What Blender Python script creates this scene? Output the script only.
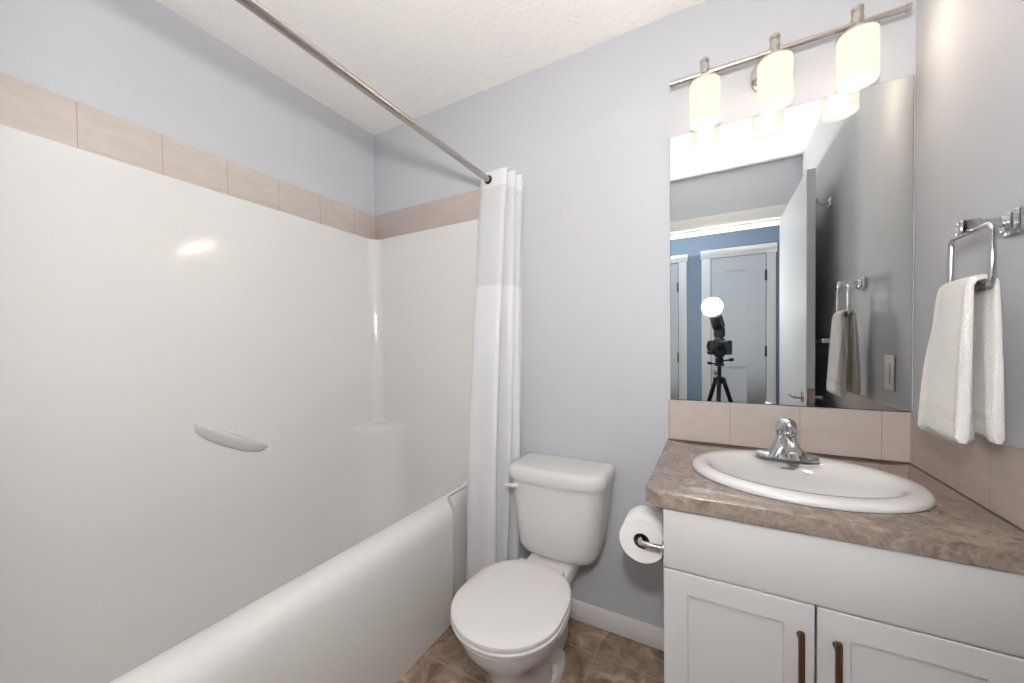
import bpy, bmesh, math, random
from mathutils import Matrix, Vector
for o in list(bpy.data.objects):
    bpy.data.objects.remove(o)
SC = bpy.context.scene
COL = SC.collection
random.seed(3)

# ------------------------------------------------------------------ camera
CAM_POS = Vector((0.0, -1.529, 1.193))
YAW, PITCH, ROLL = math.radians(28.458), math.radians(-0.989), math.radians(-0.641)
def cam_axes():
    r = Vector((math.cos(YAW), math.sin(YAW), 0)); f = Vector((-math.sin(YAW), math.cos(YAW), 0)); u = Vector((0, 0, 1))
    f2 = f * math.cos(PITCH) + u * math.sin(PITCH); u2 = -f * math.sin(PITCH) + u * math.cos(PITCH)
    r2 = r * math.cos(ROLL) + u2 * math.sin(ROLL); u3 = -r * math.sin(ROLL) + u2 * math.cos(ROLL)
    return r2, u3, f2
RX, UP, FW = cam_axes()
cd = bpy.data.cameras.new('camera_view')
cam = bpy.data.objects.new('camera_view', cd); COL.objects.link(cam)
m = Matrix.Identity(4)
for i in range(3):
    m[i][0] = RX[i]; m[i][1] = UP[i]; m[i][2] = -FW[i]; m[i][3] = CAM_POS[i]
cam.matrix_world = m
cd.sensor_width = 36.0; cd.lens = 36.0 * 367.48 / 1024; cd.shift_y = 12.0 / 1024
cd.clip_start = 0.003
SC.camera = cam

# ------------------------------------------------------------------ world, exposure, area lights
W = bpy.data.worlds.new('world'); SC.world = W; W.use_nodes = True
W.node_tree.nodes['Background'].inputs[0].default_value = (0.75, 0.82, 0.95, 1)
W.node_tree.nodes['Background'].inputs[1].default_value = 0.3
vs = SC.view_settings
vs.view_transform = 'Standard'; vs.look = 'None'; vs.gamma = 1.0; vs.use_curve_mapping = False
vs.exposure = 0.79
SC.cycles.use_denoising = True
SC.cycles.max_bounces = 14; SC.cycles.diffuse_bounces = 8; SC.cycles.glossy_bounces = 6
SC.cycles.sample_clamp_indirect = 4.0
SC.cycles.caustics_reflective = False; SC.cycles.caustics_refractive = False

LAMP_W, FLASH_L, HALL_W = 3.6, 375.0, 2.5
def light(name, kind, loc, power, color, size=0.05, rot=(0, 0, 0), size_y=None):
    d = bpy.data.lights.new(name, kind); d.energy = power; d.color = color
    if kind == 'AREA':
        d.size = size
        if size_y: d.shape = 'RECTANGLE'; d.size_y = size_y
    else:
        d.shadow_soft_size = size
    o = bpy.data.objects.new(name, d); o.location = loc; o.rotation_euler = rot; COL.objects.link(o)
    return o
light('hall_fill_light', 'AREA', (-0.3, -2.1, 2.40), HALL_W, (0.72, 0.86, 1.0), 0.5, size_y=0.4)  # added cool area light, stands in for daylight in the hall

# ------------------------------------------------------------------ materials
def s2l(c):
    return tuple(((v / 255) / 12.92 if v / 255 <= 0.04045 else ((v / 255 + 0.055) / 1.055) ** 2.4) for v in c) + (1,)
class Mat:
    def __init__(self, name, rgb=(200, 200, 200), rough=0.5, metal=0.0, spec=0.5, coat=0.0):
        self.m = bpy.data.materials.new(name); self.m.use_nodes = True
        self.t = self.m.node_tree; self.b = self.t.nodes['Principled BSDF']
        self.b.inputs['Base Color'].default_value = s2l(rgb)
        self.b.inputs['Roughness'].default_value = rough
        self.b.inputs['Metallic'].default_value = metal
        self.b.inputs['Specular IOR Level'].default_value = spec
        self.b.inputs['Coat Weight'].default_value = coat
        self.b.inputs['Coat Roughness'].default_value = 0.05
        self._bump = None
    def n(self, kind, **kw):
        nd = self.t.nodes.new(kind)
        for k, v in kw.items(): setattr(nd, k, v)
        return nd
    def link(self, a, b): self.t.links.new(a, b)
    def coords(self):
        return self.n('ShaderNodeTexCoord').outputs['Object']
    def noise(self, scale, detail=4, rough=0.6, distort=0.0, stretch=None):
        c = self.coords()
        if stretch:
            mp = self.n('ShaderNodeMapping'); mp.inputs['Scale'].default_value = stretch
            self.link(c, mp.inputs[0]); c = mp.outputs[0]
        nz = self.n('ShaderNodeTexNoise'); nz.inputs['Scale'].default_value = scale
        nz.inputs['Detail'].default_value = detail; nz.inputs['Roughness'].default_value = rough
        nz.inputs['Distortion'].default_value = distort
        self.link(c, nz.inputs['Vector']); return nz.outputs['Fac']
    def ramp(self, fac, stops):
        r = self.n('ShaderNodeValToRGB'); e = r.color_ramp.elements
        while len(e) < len(stops): e.new(0.5)
        for i, (p, c) in enumerate(stops): e[i].position = p; e[i].color = s2l(c)
        self.link(fac, r.inputs[0]); return r.outputs[0]
    def mix(self, fac, a, b, blend='MIX'):
        x = self.n('ShaderNodeMix', data_type='RGBA', blend_type=blend)
        for sock, v in ((x.inputs[0], fac), (x.inputs[6], a), (x.inputs[7], b)):
            if isinstance(v, (int, float)): sock.default_value = v
            elif isinstance(v, tuple): sock.default_value = v
            else: self.link(v, sock)
        return x.outputs[2]
    def math(self, op, a, b=None):
        x = self.n('ShaderNodeMath', operation=op)
        for i, v in enumerate((a, b)):
            if v is None: continue
            if isinstance(v, (int, float)): x.inputs[i].default_value = v
            else: self.link(v, x.inputs[i])
        return x.outputs[0]
    def color(self, c): self.link(c, self.b.inputs['Base Color']); return self
    def bump(self, h, strength=0.2, dist=0.01):
        bp = self.n('ShaderNodeBump'); bp.inputs['Strength'].default_value = strength; bp.inputs['Distance'].default_value = dist
        self.link(h, bp.inputs['Height'])
        if self._bump: self.link(self._bump, bp.inputs['Normal'])
        self._bump = bp.outputs[0]
        self.link(bp.outputs[0], self.b.inputs['Normal']); return self
    def lines(self, axis, period, off, half):
        """1 on joints across an axis at off + k*period, else 0"""
        sp = self.n('ShaderNodeSeparateXYZ'); self.link(self.coords(), sp.inputs[0])
        v = self.math('SUBTRACT', sp.outputs[axis], off - period * 200.5)
        v = self.math('MODULO', v, period)
        v = self.math('SUBTRACT', v, period / 2)
        v = self.math('ABSOLUTE', v)
        return self.math('LESS_THAN', v, half)

def paint(name, rgb, rough=0.55, b=0.06):
    x = Mat(name, rgb, rough, spec=0.35)
    x.bump(x.noise(170, 3), b, 0.004); return x.m
M = {}
M['wall'] = paint('blue_grey_paint', (192, 194, 199))
M['hallwall'] = paint('hall_paint_cool_lit', (118, 134, 152))  # same grey-blue paint as the bathroom, cool hall light put into its colour
x = Mat('knockdown_ceiling', (243, 241, 238), 0.85, spec=0.2)
h = x.ramp(x.noise(34, 3, 0.55, 0.6), [(0.45, (0, 0, 0)), (0.62, (255, 255, 255))]); x.bump(h, 0.22, 0.008); M['ceiling'] = x.m
M['trim'] = Mat('trim_paint', (228, 226, 222), 0.4).m
M['doorpaint'] = Mat('door_paint', (206, 209, 213), 0.4).m
x = Mat('gelcoat', (218, 217, 215), 0.10, spec=0.5); x.bump(x.noise(2.2, 2), 0.03, 0.02); M['gel'] = x.m
M['porcelain'] = Mat('porcelain', (216, 215, 214), 0.08, spec=0.55, coat=0.3).m
M['seat'] = Mat('seat_plastic', (216, 213, 212), 0.22).m
M['cabinet'] = Mat('cabinet_lacquer', (208, 206, 205), 0.32).m
M['chrome'] = Mat('chrome', (225, 225, 228), 0.07, 1.0).m
x = Mat('brushed_nickel', (196, 190, 184), 0.24, 1.0); M['nickel'] = x.m
x = Mat('bronze_pull', (92, 66, 50), 0.38, 0.8); x.color(x.ramp(x.noise(30, 3, stretch=(1, 1, 0.15)), [(0.3, (78, 54, 40)), (0.7, (120, 90, 70))])); M['bronze'] = x.m
M['mirror'] = Mat('mirror_silver', (236, 239, 238), 0.0, 1.0).m
M['mirror_edge'] = Mat('mirror_edge', (70, 78, 76), 0.2).m
M['black'] = Mat('black_plastic', (18, 18, 20), 0.4).m
M['black_metal'] = Mat('black_metal', (26, 26, 29), 0.35, 0.5).m
M['lensglass'] = Mat('lens_glass', (8, 8, 14), 0.05, 0.0, coat=1.0).m
M['hinge'] = Mat('dark_hinge', (52, 50, 50), 0.4, 0.6).m
M['plastic_white'] = Mat('switch_plastic', (238, 236, 232), 0.3).m
M['dark'] = Mat('dark_gap', (30, 28, 27), 0.7).m
M['cardboard'] = Mat('cardboard', (120, 100, 84), 0.9).m
x = Mat('tissue', (240, 238, 235), 0.95, spec=0.1); x.bump(x.noise(240, 2), 0.15, 0.002); M['tissue'] = x.m

def tile_mat(name, ax, period, off, light_, dark_, grout, half=0.0012):
    x = Mat(name, light_, 0.28)
    base = x.ramp(x.noise(7, 6, 0.6, 1.5, (1, 1, 3)), [(0.3, dark_), (0.7, light_)])
    ln = x.lines(ax, period, off, half)
    x.color(x.mix(ln, base, s2l(grout)))
    x.bump(x.math('SUBTRACT', 1.0, ln), 0.5, 0.002)
    return x.m
M['tile_left'] = tile_mat('taupe_tile_left_wall', 1, 0.2008, -0.1525, (198, 189, 182), (188, 178, 170), (160, 149, 141))
M['tile_back'] = tile_mat('taupe_tile_back_wall', 0, 0.2, -1.55, (186, 174, 168), (175, 163, 157), (160, 148, 141))
M['splash_back'] = tile_mat('greige_tile_backsplash', 0, 0.1995, 0.0585, (194, 184, 178), (184, 174, 168), (160, 149, 143))
M['splash_right'] = tile_mat('greige_tile_sidesplash', 1, 0.34, -0.366, (190, 178, 170), (178, 166, 158), (164, 152, 144))

x = Mat('laminate_counter', (150, 135, 124), 0.14, spec=0.7, coat=0.5)
a = x.ramp(x.noise(26, 8, 0.72, 1.2), [(0.28, (88, 76, 69)), (0.44, (128, 112, 101)), (0.60, (158, 141, 128)), (0.76, (194, 177, 163))])
b_ = x.ramp(x.noise(95, 4, 0.7), [(0.3, (96, 84, 78)), (0.7, (160, 146, 136))])
x.color(x.mix(0.35, a, b_)); M['counter'] = x.m

x = Mat('vinyl_floor_tile', (130, 110, 95), 0.3)
a = x.ramp(x.noise(11, 8, 0.70, 0.9), [(0.32, (66, 50, 38)), (0.44, (118, 97, 80)), (0.56, (160, 138, 119)), (0.68, (212, 194, 176))])
# smaller stones inside the tiles
vor = x.n('ShaderNodeTexVoronoi'); vor.inputs['Scale'].default_value = 11.0; x.link(x.coords(), vor.inputs['Vector'])
sep = x.n('ShaderNodeSeparateColor'); x.link(vor.outputs['Color'], sep.inputs[0])
b_ = x.ramp(sep.outputs[0], [(0.0, (96, 76, 62)), (0.5, (136, 114, 96)), (1.0, (172, 150, 132))])
c = x.mix(0.40, a, b_)
lx = x.lines(0, 0.305, -0.397, 0.003); ly = x.lines(1, 0.305, -0.150, 0.003)
ln = x.math('MAXIMUM', lx, ly)
x.color(x.mix(x.math('MULTIPLY', ln, 0.6), c, s2l((170, 152, 136)))); x.bump(x.math('SUBTRACT', 1.0, ln), 0.25, 0.002)
M['floor'] = x.m

def cloth(name, rgb, trans=0.35, clear=0.0, bumpscale=600, bstr=0.2, weave=True):
    x = Mat(name, rgb, 0.9, spec=0.1)
    x.bump(x.noise(bumpscale, 2), bstr, 0.002)
    t = x.n('ShaderNodeBsdfTranslucent'); t.inputs[0].default_value = s2l(rgb)
    mx = x.n('ShaderNodeMixShader'); mx.inputs[0].default_value = trans
    x.link(x.b.outputs[0], mx.inputs[1]); x.link(t.outputs[0], mx.inputs[2])
    out = x.t.nodes['Material Output']; last = mx.outputs[0]
    if clear:
        tr = x.n('ShaderNodeBsdfTransparent'); m2 = x.n('ShaderNodeMixShader'); m2.inputs[0].default_value = clear
        x.link(last, m2.inputs[1]); x.link(tr.outputs[0], m2.inputs[2]); last = m2.outputs[0]
    x.link(last, out.inputs[0]); return x.m
M['curtain'] = cloth('curtain_fabric', (240, 240, 242), 0.3)
M['sheer'] = cloth('curtain_voile', (240, 240, 242), 0.4, 0.12)
x = Mat('terry_cloth', (241, 239, 236), 1.0, spec=0.05)
x.b.inputs['Sheen Weight'].default_value = 0.3
x.bump(x.noise(330, 3, 0.7), 0.9, 0.004); x.bump(x.noise(60, 3), 0.3, 0.006); M['terry'] = x.m
x = Mat('terry_band', (232, 229, 226), 0.9, spec=0.05)
x.bump(x.lines(1, 0.0065, 0.0, 0.0018), 0.8, 0.002); M['terry_band'] = x.m

def emit(name, rgb, strength, base=(240, 236, 228), trans=0.0):
    x = Mat(name, base, 0.25)
    x.b.inputs['Emission Color'].default_value = s2l(rgb); x.b.inputs['Emission Strength'].default_value = strength
    if trans:
        t = x.n('ShaderNodeBsdfTranslucent'); t.inputs[0].default_value = s2l(base)
        mx = x.n('ShaderNodeMixShader'); mx.inputs[0].default_value = trans
        x.link(x.b.outputs[0], mx.inputs[1]); x.link(t.outputs[0], mx.inputs[2])
        x.link(mx.outputs[0], x.t.nodes['Material Output'].inputs[0])
    return x.m
def glow_glass(name, rgb, strength, clear):
    x = Mat(name, rgb, 0.2)
    e = x.n('ShaderNodeEmission'); e.inputs[0].default_value = s2l(rgb); e.inputs[1].default_value = strength
    tr = x.n('ShaderNodeBsdfTransparent'); gl = x.n('ShaderNodeBsdfGlossy'); gl.inputs['Roughness'].default_value = 0.15
    m0 = x.n('ShaderNodeMixShader'); m0.inputs[0].default_value = 0.04; x.link(e.outputs[0], m0.inputs[1]); x.link(gl.outputs[0], m0.inputs[2])
    mx = x.n('ShaderNodeMixShader'); mx.inputs[0].default_value = clear
    x.link(m0.outputs[0], mx.inputs[1]); x.link(tr.outputs[0], mx.inputs[2]); x.link(mx.outputs[0], x.t.nodes['Material Output'].inputs[0])
    return x.m
M['shade'] = glow_glass('frosted_shade_glass', (255, 243, 224), 0.68, 0.2)
M['shade_in'] = glow_glass('frosted_shade_inside', (255, 241, 220), 0.40, 0.6)
M['shade_base'] = glow_glass('added_shade_disc', (255, 248, 232), 1.1, 0.4)
x = Mat('flash_dome', (250, 250, 250), 0.3)         # glow shaped by direction to brighten the upper left wall and ceiling
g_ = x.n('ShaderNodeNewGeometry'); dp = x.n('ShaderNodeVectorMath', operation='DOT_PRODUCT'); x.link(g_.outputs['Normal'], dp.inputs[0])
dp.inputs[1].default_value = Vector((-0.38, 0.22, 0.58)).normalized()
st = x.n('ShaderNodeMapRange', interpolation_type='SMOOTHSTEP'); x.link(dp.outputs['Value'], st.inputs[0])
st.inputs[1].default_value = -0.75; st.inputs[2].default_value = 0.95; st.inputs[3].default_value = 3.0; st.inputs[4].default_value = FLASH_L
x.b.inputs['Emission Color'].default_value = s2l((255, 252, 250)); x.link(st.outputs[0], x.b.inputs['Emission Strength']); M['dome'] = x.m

# ------------------------------------------------------------------ mesh helpers
def mesh_obj(name, bm, mat, parent=None, smooth=40, recalc=True):
    if recalc: bmesh.ops.recalc_face_normals(bm, faces=bm.faces)
    me = bpy.data.meshes.new(name); bm.to_mesh(me); bm.free()
    for mm in (mat if isinstance(mat, (list, tuple)) else [mat]): me.materials.append(mm)
    if smooth:
        me.polygons.foreach_set('use_smooth', [True] * len(me.polygons))
        me.set_sharp_from_angle(angle=math.radians(smooth))
    o = bpy.data.objects.new(name, me); COL.objects.link(o)
    if parent:
        o.parent = parent
        o.matrix_parent_inverse = Matrix.Translation(-parent.location)
    return o
def box(bm, x0, x1, y0, y1, z0, z1, bev=0.0, seg=2, mi=0):
    vs_ = [bm.verts.new((x, y, z)) for x in (x0, x1) for y in (y0, y1) for z in (z0, z1)]
    F = [(0, 1, 3, 2), (4, 6, 7, 5), (0, 4, 5, 1), (2, 3, 7, 6), (0, 2, 6, 4), (1, 5, 7, 3)]
    fs = [bm.faces.new([vs_[i] for i in f]) for f in F]
    for f in fs: f.material_index = mi
    if bev:
        es = list({e for f in fs for e in f.edges})
        bmesh.ops.recalc_face_normals(bm, faces=fs)
        r = bmesh.ops.bevel(bm, geom=es, offset=bev, segments=seg, affect='EDGES', profile=0.5)
        for f in r['faces']: f.material_index = mi
    return bm
def loft(bm, rings, closed=True, cap0=True, cap1=True, mi=0):
    R = [[bm.verts.new(p) for p in r] for r in rings]
    n = len(R[0])
    for a, b in zip(R, R[1:]):
        for i in range(n if closed else n - 1):
            j = (i + 1) % n
            f = bm.faces.new((a[i], a[j], b[j], b[i])); f.material_index = mi
    if closed and cap0: bm.faces.new(R[0]).material_index = mi
    if closed and cap1: bm.faces.new(list(reversed(R[-1]))).material_index = mi
    return R
def lathe(bm, prof, c=(0, 0, 0), axis='z', n=32, mi=0, cap=True):
    """prof: list of (radius, height along axis)"""
    rings = []
    for r, h_ in prof:
        ring = []
        for i in range(n):
            a = 2 * math.pi * i / n; u, v = r * math.cos(a), r * math.sin(a)
            p = {'z': (u, v, h_), 'y': (u, h_, v), 'x': (h_, u, v)}[axis]
            ring.append((c[0] + p[0], c[1] + p[1], c[2] + p[2]))
        rings.append(ring)
    return loft(bm, rings, True, cap, cap, mi)
def tube(bm, pts, r, n=12, closed=False, mi=0):
    pts = [Vector(p) for p in pts]; N = len(pts); rings = []
    rr = r if isinstance(r, (list, tuple)) else [r] * N
    nrm = None
    for i, p in enumerate(pts):
        if closed: t = pts[(i + 1) % N] - pts[i - 1]
        else: t = pts[min(i + 1, N - 1)] - pts[max(i - 1, 0)]
        t.normalize()
        if nrm is None:
            nrm = t.orthogonal().normalized()
        nrm = (nrm - t * nrm.dot(t)).normalized(); b = t.cross(nrm)
        rings.append([p + (nrm * math.cos(2 * math.pi * k / n) + b * math.sin(2 * math.pi * k / n)) * rr[i] for k in range(n)])
    if closed: loft(bm, rings + [rings[0]], True, False, False, mi); bmesh.ops.remove_doubles(bm, verts=bm.verts, dist=1e-5)
    else: loft(bm, rings, mi=mi)
def sphere(bm, c, r, sc=(1, 1, 1), n=24, mi=0):
    g = bmesh.ops.create_uvsphere(bm, u_segments=n, v_segments=n // 2, radius=r)
    for v in g['verts']: v.co = Vector((v.co.x * sc[0] + c[0], v.co.y * sc[1] + c[1], v.co.z * sc[2] + c[2]))
    for f in {f for v in g['verts'] for f in v.link_faces}: f.material_index = mi
def catmull(P, per=8, closed=False):
    P = [Vector(p) for p in P]; N = len(P); out = []
    rng = range(N) if closed else range(N - 1)
    for i in rng:
        p0 = P[i - 1] if closed or i > 0 else P[0]; p1 = P[i]; p2 = P[(i + 1) % N]
        p3 = P[(i + 2) % N] if closed or i + 2 < N else P[-1]
        for k in range(per):
            t = k / per
            out.append(0.5 * ((2 * p1) + (p2 - p0) * t + (2 * p0 - 5 * p1 + 4 * p2 - p3) * t * t + (3 * p1 - p0 - 3 * p2 + p3) * t ** 3))
    if not closed: out.append(P[-1])
    return out
def superring(cx, y0, y1, hw, z, n=2.0, N=48, nb=None):
    """plan ring; y0 back, y1 front; nb = squareness at the back"""
    out = []; my, hy = (y0 + y1) / 2, abs(y0 - y1) / 2
    for i in range(N):
        a = 2 * math.pi * i / N; c, s = math.cos(a), math.sin(a)
        e = 2 / (nb if (nb and s > 0) else n)
        out.append((cx + hw * math.copysign(abs(c) ** e, c), my + hy * math.copysign(abs(s) ** e, s), z))
    return out
def thing(name, label, cat, loc=(0, 0, 0), group=None):
    o = bpy.data.objects.new(name, None); COL.objects.link(o); o.location = loc; o.empty_display_size = 0.05
    o['label'] = label; o['category'] = cat
    if group: o['group'] = group
    return o
def tag(o, label, cat=None, group=None):
    o['label'] = label
    if cat: o['category'] = cat
    if group: o['group'] = group
    return o
def struct(o, label, cat='structure'):
    o['kind'] = 'structure'; o['label'] = label; o['category'] = cat
    return o
def B(): return bmesh.new()

XL, XR, YF, H = -1.735, 0.529, -1.56, 2.44
YH = -2.60                      # hall wall
# ------------------------------------------------------------------ room shell
bm = B(); box(bm, XL - 0.1, 1.3, -2.7, 0.1, -0.05, 0.0)
struct(mesh_obj('floor', bm, M['floor'], smooth=0), 'brown mottled stone-look vinyl tile floor', 'floor')
bm = B(); box(bm, XL - 0.1, 1.3, -2.7, 0.1, H, H + 0.05)
struct(mesh_obj('ceiling', bm, M['ceiling'], smooth=0), 'white textured ceiling above tub and toilet', 'ceiling')
bm = B(); box(bm, XL - 0.1, XR + 0.1, 0.0, 0.1, 0, H)
struct(mesh_obj('wall_back', bm, M['wall'], smooth=0), 'blue-grey painted wall behind toilet and mirror', 'wall')
bm = B(); box(bm, XL - 0.1, XL, -1.68, 0.0, 0, H)
struct(mesh_obj('wall_left', bm, M['wall'], smooth=0), 'blue-grey painted wall above the tub surround', 'wall')
bm = B(); box(bm, XR, XR + 0.1, -1.68, 0.0, 0, H)
struct(mesh_obj('wall_right', bm, M['wall'], smooth=0), 'pale painted wall holding the towel ring', 'wall')
DX0, DX1, DH = -0.37, 0.447, 2.05
bm = B()
box(bm, XL - 0.1, DX0, -1.68, YF, 0, H); box(bm, DX1, XR + 0.1, -1.68, YF, 0, H); box(bm, DX0, DX1, -1.68, YF, DH, H)
struct(mesh_obj('wall_front', bm, M['wall'], smooth=0), 'grey wall above the doorway, seen in the mirror', 'wall')
# hall
bm = B(); box(bm, -1.5, 1.3, YH - 0.1, YH, 0, H)
struct(mesh_obj('wall_hall', bm, M['hallwall'], smooth=0), 'blue-lit hallway wall around the white doors, seen in the mirror', 'wall')
bm = B(); box(bm, -1.5, -1.42, YH, -1.68, 0, H); box(bm, 1.2, 1.3, YH, -1.68, 0, H)
struct(mesh_obj('wall_hall_end', bm, M['hallwall'], smooth=0), 'blue-lit end walls of the hallway', 'wall')
# doorway casing
bm = B()
for y0, y1 in ((YF, YF + 0.014), (-1.694, -1.68)):
    box(bm, DX0 - 0.075, DX0, y0, y1, 0, DH, 0.003); box(bm, DX1, DX1 + 0.075, y0, y1, 0, DH, 0.003)
    box(bm, DX0 - 0.085, DX1 + 0.08, y0, y1 + (0.004 if y0 == YF else 0), DH, DH + 0.082, 0.003)
box(bm, DX0, DX0 + 0.016, -1.68, YF, 0, DH); box(bm, DX1 - 0.003, DX1, -1.68, YF, 0, DH); box(bm, DX0, DX1, -1.68, YF, DH - 0.016, DH)
struct(mesh_obj('trim_1', bm, M['trim']), 'white casing around the open doorway, seen in the mirror', 'trim')
# baseboards
bm = B(); box(bm, -0.985, -0.106, -0.012, 0.0, 0, 0.083, 0.003)
struct(mesh_obj('baseboard_back', bm, M['trim']), 'white baseboard beneath the toilet paper roll', 'baseboard')
bm = B(); box(bm, 0.517, XR, -1.45, -0.60, 0, 0.083, 0.003)
struct(mesh_obj('baseboard_right', bm, M['trim']), 'white baseboard along the towel ring wall', 'baseboard')
# tile band over the surround
bm = B(); box(bm, XL, -1.722, YF, 0, 1.822, 1.968, 0.002)
struct(mesh_obj('trim_2', bm, M['tile_left']), 'taupe tile band along the tub, on its long wall', 'tile band')
bm = B(); box(bm, -1.722, -0.955, -0.010, 0, 1.822, 1.968, 0.002)
struct(mesh_obj('trim_3', bm, M['tile_back']), 'taupe tile band on the wall behind the shower curtain', 'tile band')

# hall doors
d2 = thing('door_2', 'white hallway door with dark hinges, reflected behind the camera', 'door', (0.223, YH, 0)); d2['kind'] = 'structure'
bm = B()
def slab_with_panels(bm, x0, x1, y0, y1, z0, z1, panels, depth=0.010):
    """front face at y1 (towards +y) with recessed panels"""
    xs = sorted({x0, x1, *[p[0] for p in panels], *[p[1] for p in panels]}); zs = sorted({z0, z1, *[p[2] for p in panels], *[p[3] for p in panels]})
    for i in range(len(xs) - 1):
        for k in range(len(zs) - 1):
            cx, cz = (xs[i] + xs[i + 1]) / 2, (zs[k] + zs[k + 1]) / 2
            inn = any(p[0] < cx < p[1] and p[2] < cz < p[3] for p in panels)
            yy = y1 - depth if inn else y1
            box(bm, xs[i], xs[i + 1], y0, yy, zs[k], zs[k + 1])
    bmesh.ops.remove_doubles(bm, verts=bm.verts, dist=1e-5)
slab_with_panels(bm, 0.003, 0.443, YH - 0.02, YH + 0.012, 0.01, 2.03, [(0.125, 0.295, 1.1, 1.90), (0.125, 0.295, 0.2, 0.98)])
mesh_obj('door_panel', bm, M['doorpaint'], d2, 30)
bm = B()
box(bm, -0.083, -0.003, YH, YH + 0.022, 0, 2.035, 0.003); box(bm, 0.449, 0.520, YH, YH + 0.022, 0, 2.035, 0.003); box(bm, -0.092, 0.529, YH, YH + 0.026, 2.036, 2.118, 0.003)
mesh_obj('door_frame', bm, M['trim'], d2)
for z in (1.83, 1.13, 0.3):
    bm = B(); box(bm, 0.436, 0.452, YH + 0.012, YH + 0.028, z - 0.05, z + 0.05, 0.003); tag(mesh_obj('hinge', bm, M['hinge'], d2), 'dark metal hinge')
bm = B(); lathe(bm, [(0.024, 0), (0.024, 0.006), (0.01, 0.008), (0.01, 0.03), (0.026, 0.04), (0.026, 0.055), (0.012, 0.062)], (0.045, YH + 0.012, 0.93), 'y', 20)
mesh_obj('door_knob', bm, M['nickel'], d2)
d3 = thing('door_3', 'white door at the edge of the mirror, beside the blue-lit hall wall', 'door', (-0.65, YH, 0)); d3['kind'] = 'structure'
bm = B(); slab_with_panels(bm, -1.04, -0.296, YH - 0.02, YH + 0.012, 0.01, 2.02, [(-0.92, -0.415, 1.1, 1.90), (-0.92, -0.415, 0.2, 0.98)])
mesh_obj('door_panel', bm, M['doorpaint'], d3, 30)
bm = B(); box(bm, -0.290, -0.216, YH, YH + 0.022, 0, 2.03, 0.003); box(bm, -1.12, -1.045, YH, YH + 0.022, 0, 2.03, 0.003); box(bm, -1.135, -0.206, YH, YH + 0.028, 2.031, 2.104, 0.003)
mesh_obj('door_frame', bm, M['trim'], d3)
for z in (1.78, 1.07, 0.3):
    bm = B(); box(bm, -0.302, -0.288, YH + 0.012, YH + 0.026, z - 0.05, z + 0.05, 0.003); tag(mesh_obj('hinge', bm, M['hinge'], d3), 'dark metal hinge')

# open bathroom door standing against the right wall
d1 = thing('door_1', 'white bathroom door standing open, reflected with a lever handle', 'door', (0.425, YF, 0)); d1['kind'] = 'structure'
bm = B(); box(bm, 0.4075, 0.4425, -1.545, -0.745, 0.012, 2.036, 0.002, 1)
mesh_obj('door_panel', bm, M['doorpaint'], d1)
bm = B(); box(bm, 0.4125, 0.4375, -0.745, -0.7435, 0.875, 0.975, 0.0)
mesh_obj('latch_plate', bm, M['nickel'], d1)
for s, x0 in ((-1, 0.4075), (1, 0.4425)):
    bm = B(); lathe(bm, [(0.027, 0), (0.027, s * 0.007), (0.011, s * 0.010), (0.011, s * 0.040), (0.0, s * 0.0405)], (x0, -0.81, 0.925), 'x', 24)
    tube(bm, catmull([(x0 + s * 0.035, -0.805, 0.925), (x0 + s * 0.042, -0.83, 0.925), (x0 + s * 0.042, -0.87, 0.926), (x0 + s * 0.040, -0.92, 0.922)], 5), 0.008)
    mesh_obj('lever_handle', bm, M['nickel'], d1)
for z in (0.25, 1.02, 1.80):
    bm = B(); tube(bm, [(0.445, -1.543, z - 0.045), (0.445, -1.543, z + 0.045)], 0.006); mesh_obj('hinge', bm, M['nickel'], d1)

# ------------------------------------------------------------------ one-piece tub and surround
tub = thing('bathtub', 'white one-piece bathtub with glossy moulded surround walls', 'bathtub', (-1.35, -0.76, 0))
SX, SY0, SY1 = -1.718, -0.014, -1.520       # inner surfaces
def arc(cx, cy, rx, ry, a0, a1, n):
    return [(cx + rx * math.cos(math.radians(a0 + (a1 - a0) * i / n)), cy + ry * math.sin(math.radians(a0 + (a1 - a0) * i / n))) for i in range(n + 1)]
def smooth01(a, b, t): t = max(0, min(1, (t - a) / (b - a))); return t * t * (3 - 2 * t)
def sur_path(z):
    rf = 0.06 + 0.17 * smooth01(0.775, 0.752, z)
    rn = 0.06 + 0.20 * smooth01(1.045, 1.020, z)
    g = 0.035 * smooth01(0.45, 0.06, z)      # walls lean in towards the basin
    x0, ya, yb = SX + g, SY0 - g * 1.3, SY1 + g * 1.3
    p = [(-0.997, -0.001), (-0.997, ya + 0.003), (-1.000, ya)]
    p += [(-1.02 - k * 0.05, ya) for k in range(0, 8)]
    p += arc(x0 + rf, ya - rf, rf, rf, 90, 180, 14)
    n = 14
    for k in range(1, n): p.append((x0, (ya - rf) + (yb + rn - (ya - rf)) * k / n))
    p += arc(x0 + rn, yb + rn, rn, rn, 180, 270, 14)
    p += [(-1.37 + k * 0.05, yb) for k in range(0, 8)] + [(-1.000, yb), (-0.997, yb - 0.003), (-0.997, YF + 0.001)]
    return [(a, b, z) for a, b in p]
zs = [1.8215, 1.818, 1.7, 1.5, 1.3, 1.1, 1.05, 1.046, 1.04, 1.034, 1.028, 1.022, 1.018, 0.95, 0.85, 0.79, 0.776, 0.772, 0.768, 0.763, 0.758, 0.754, 0.751, 0.72, 0.65, 0.58, 0.5, 0.42, 0.34, 0.26, 0.20, 0.14, 0.10, 0.07]
bm = B(); loft(bm, [sur_path(z) for z in zs], closed=False)
# top edge back to the wall
top = [(-1.005, -0.002)] ; 
o = mesh_obj('surround_wall', bm, M['gel'], tub, 60, recalc=False)
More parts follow.
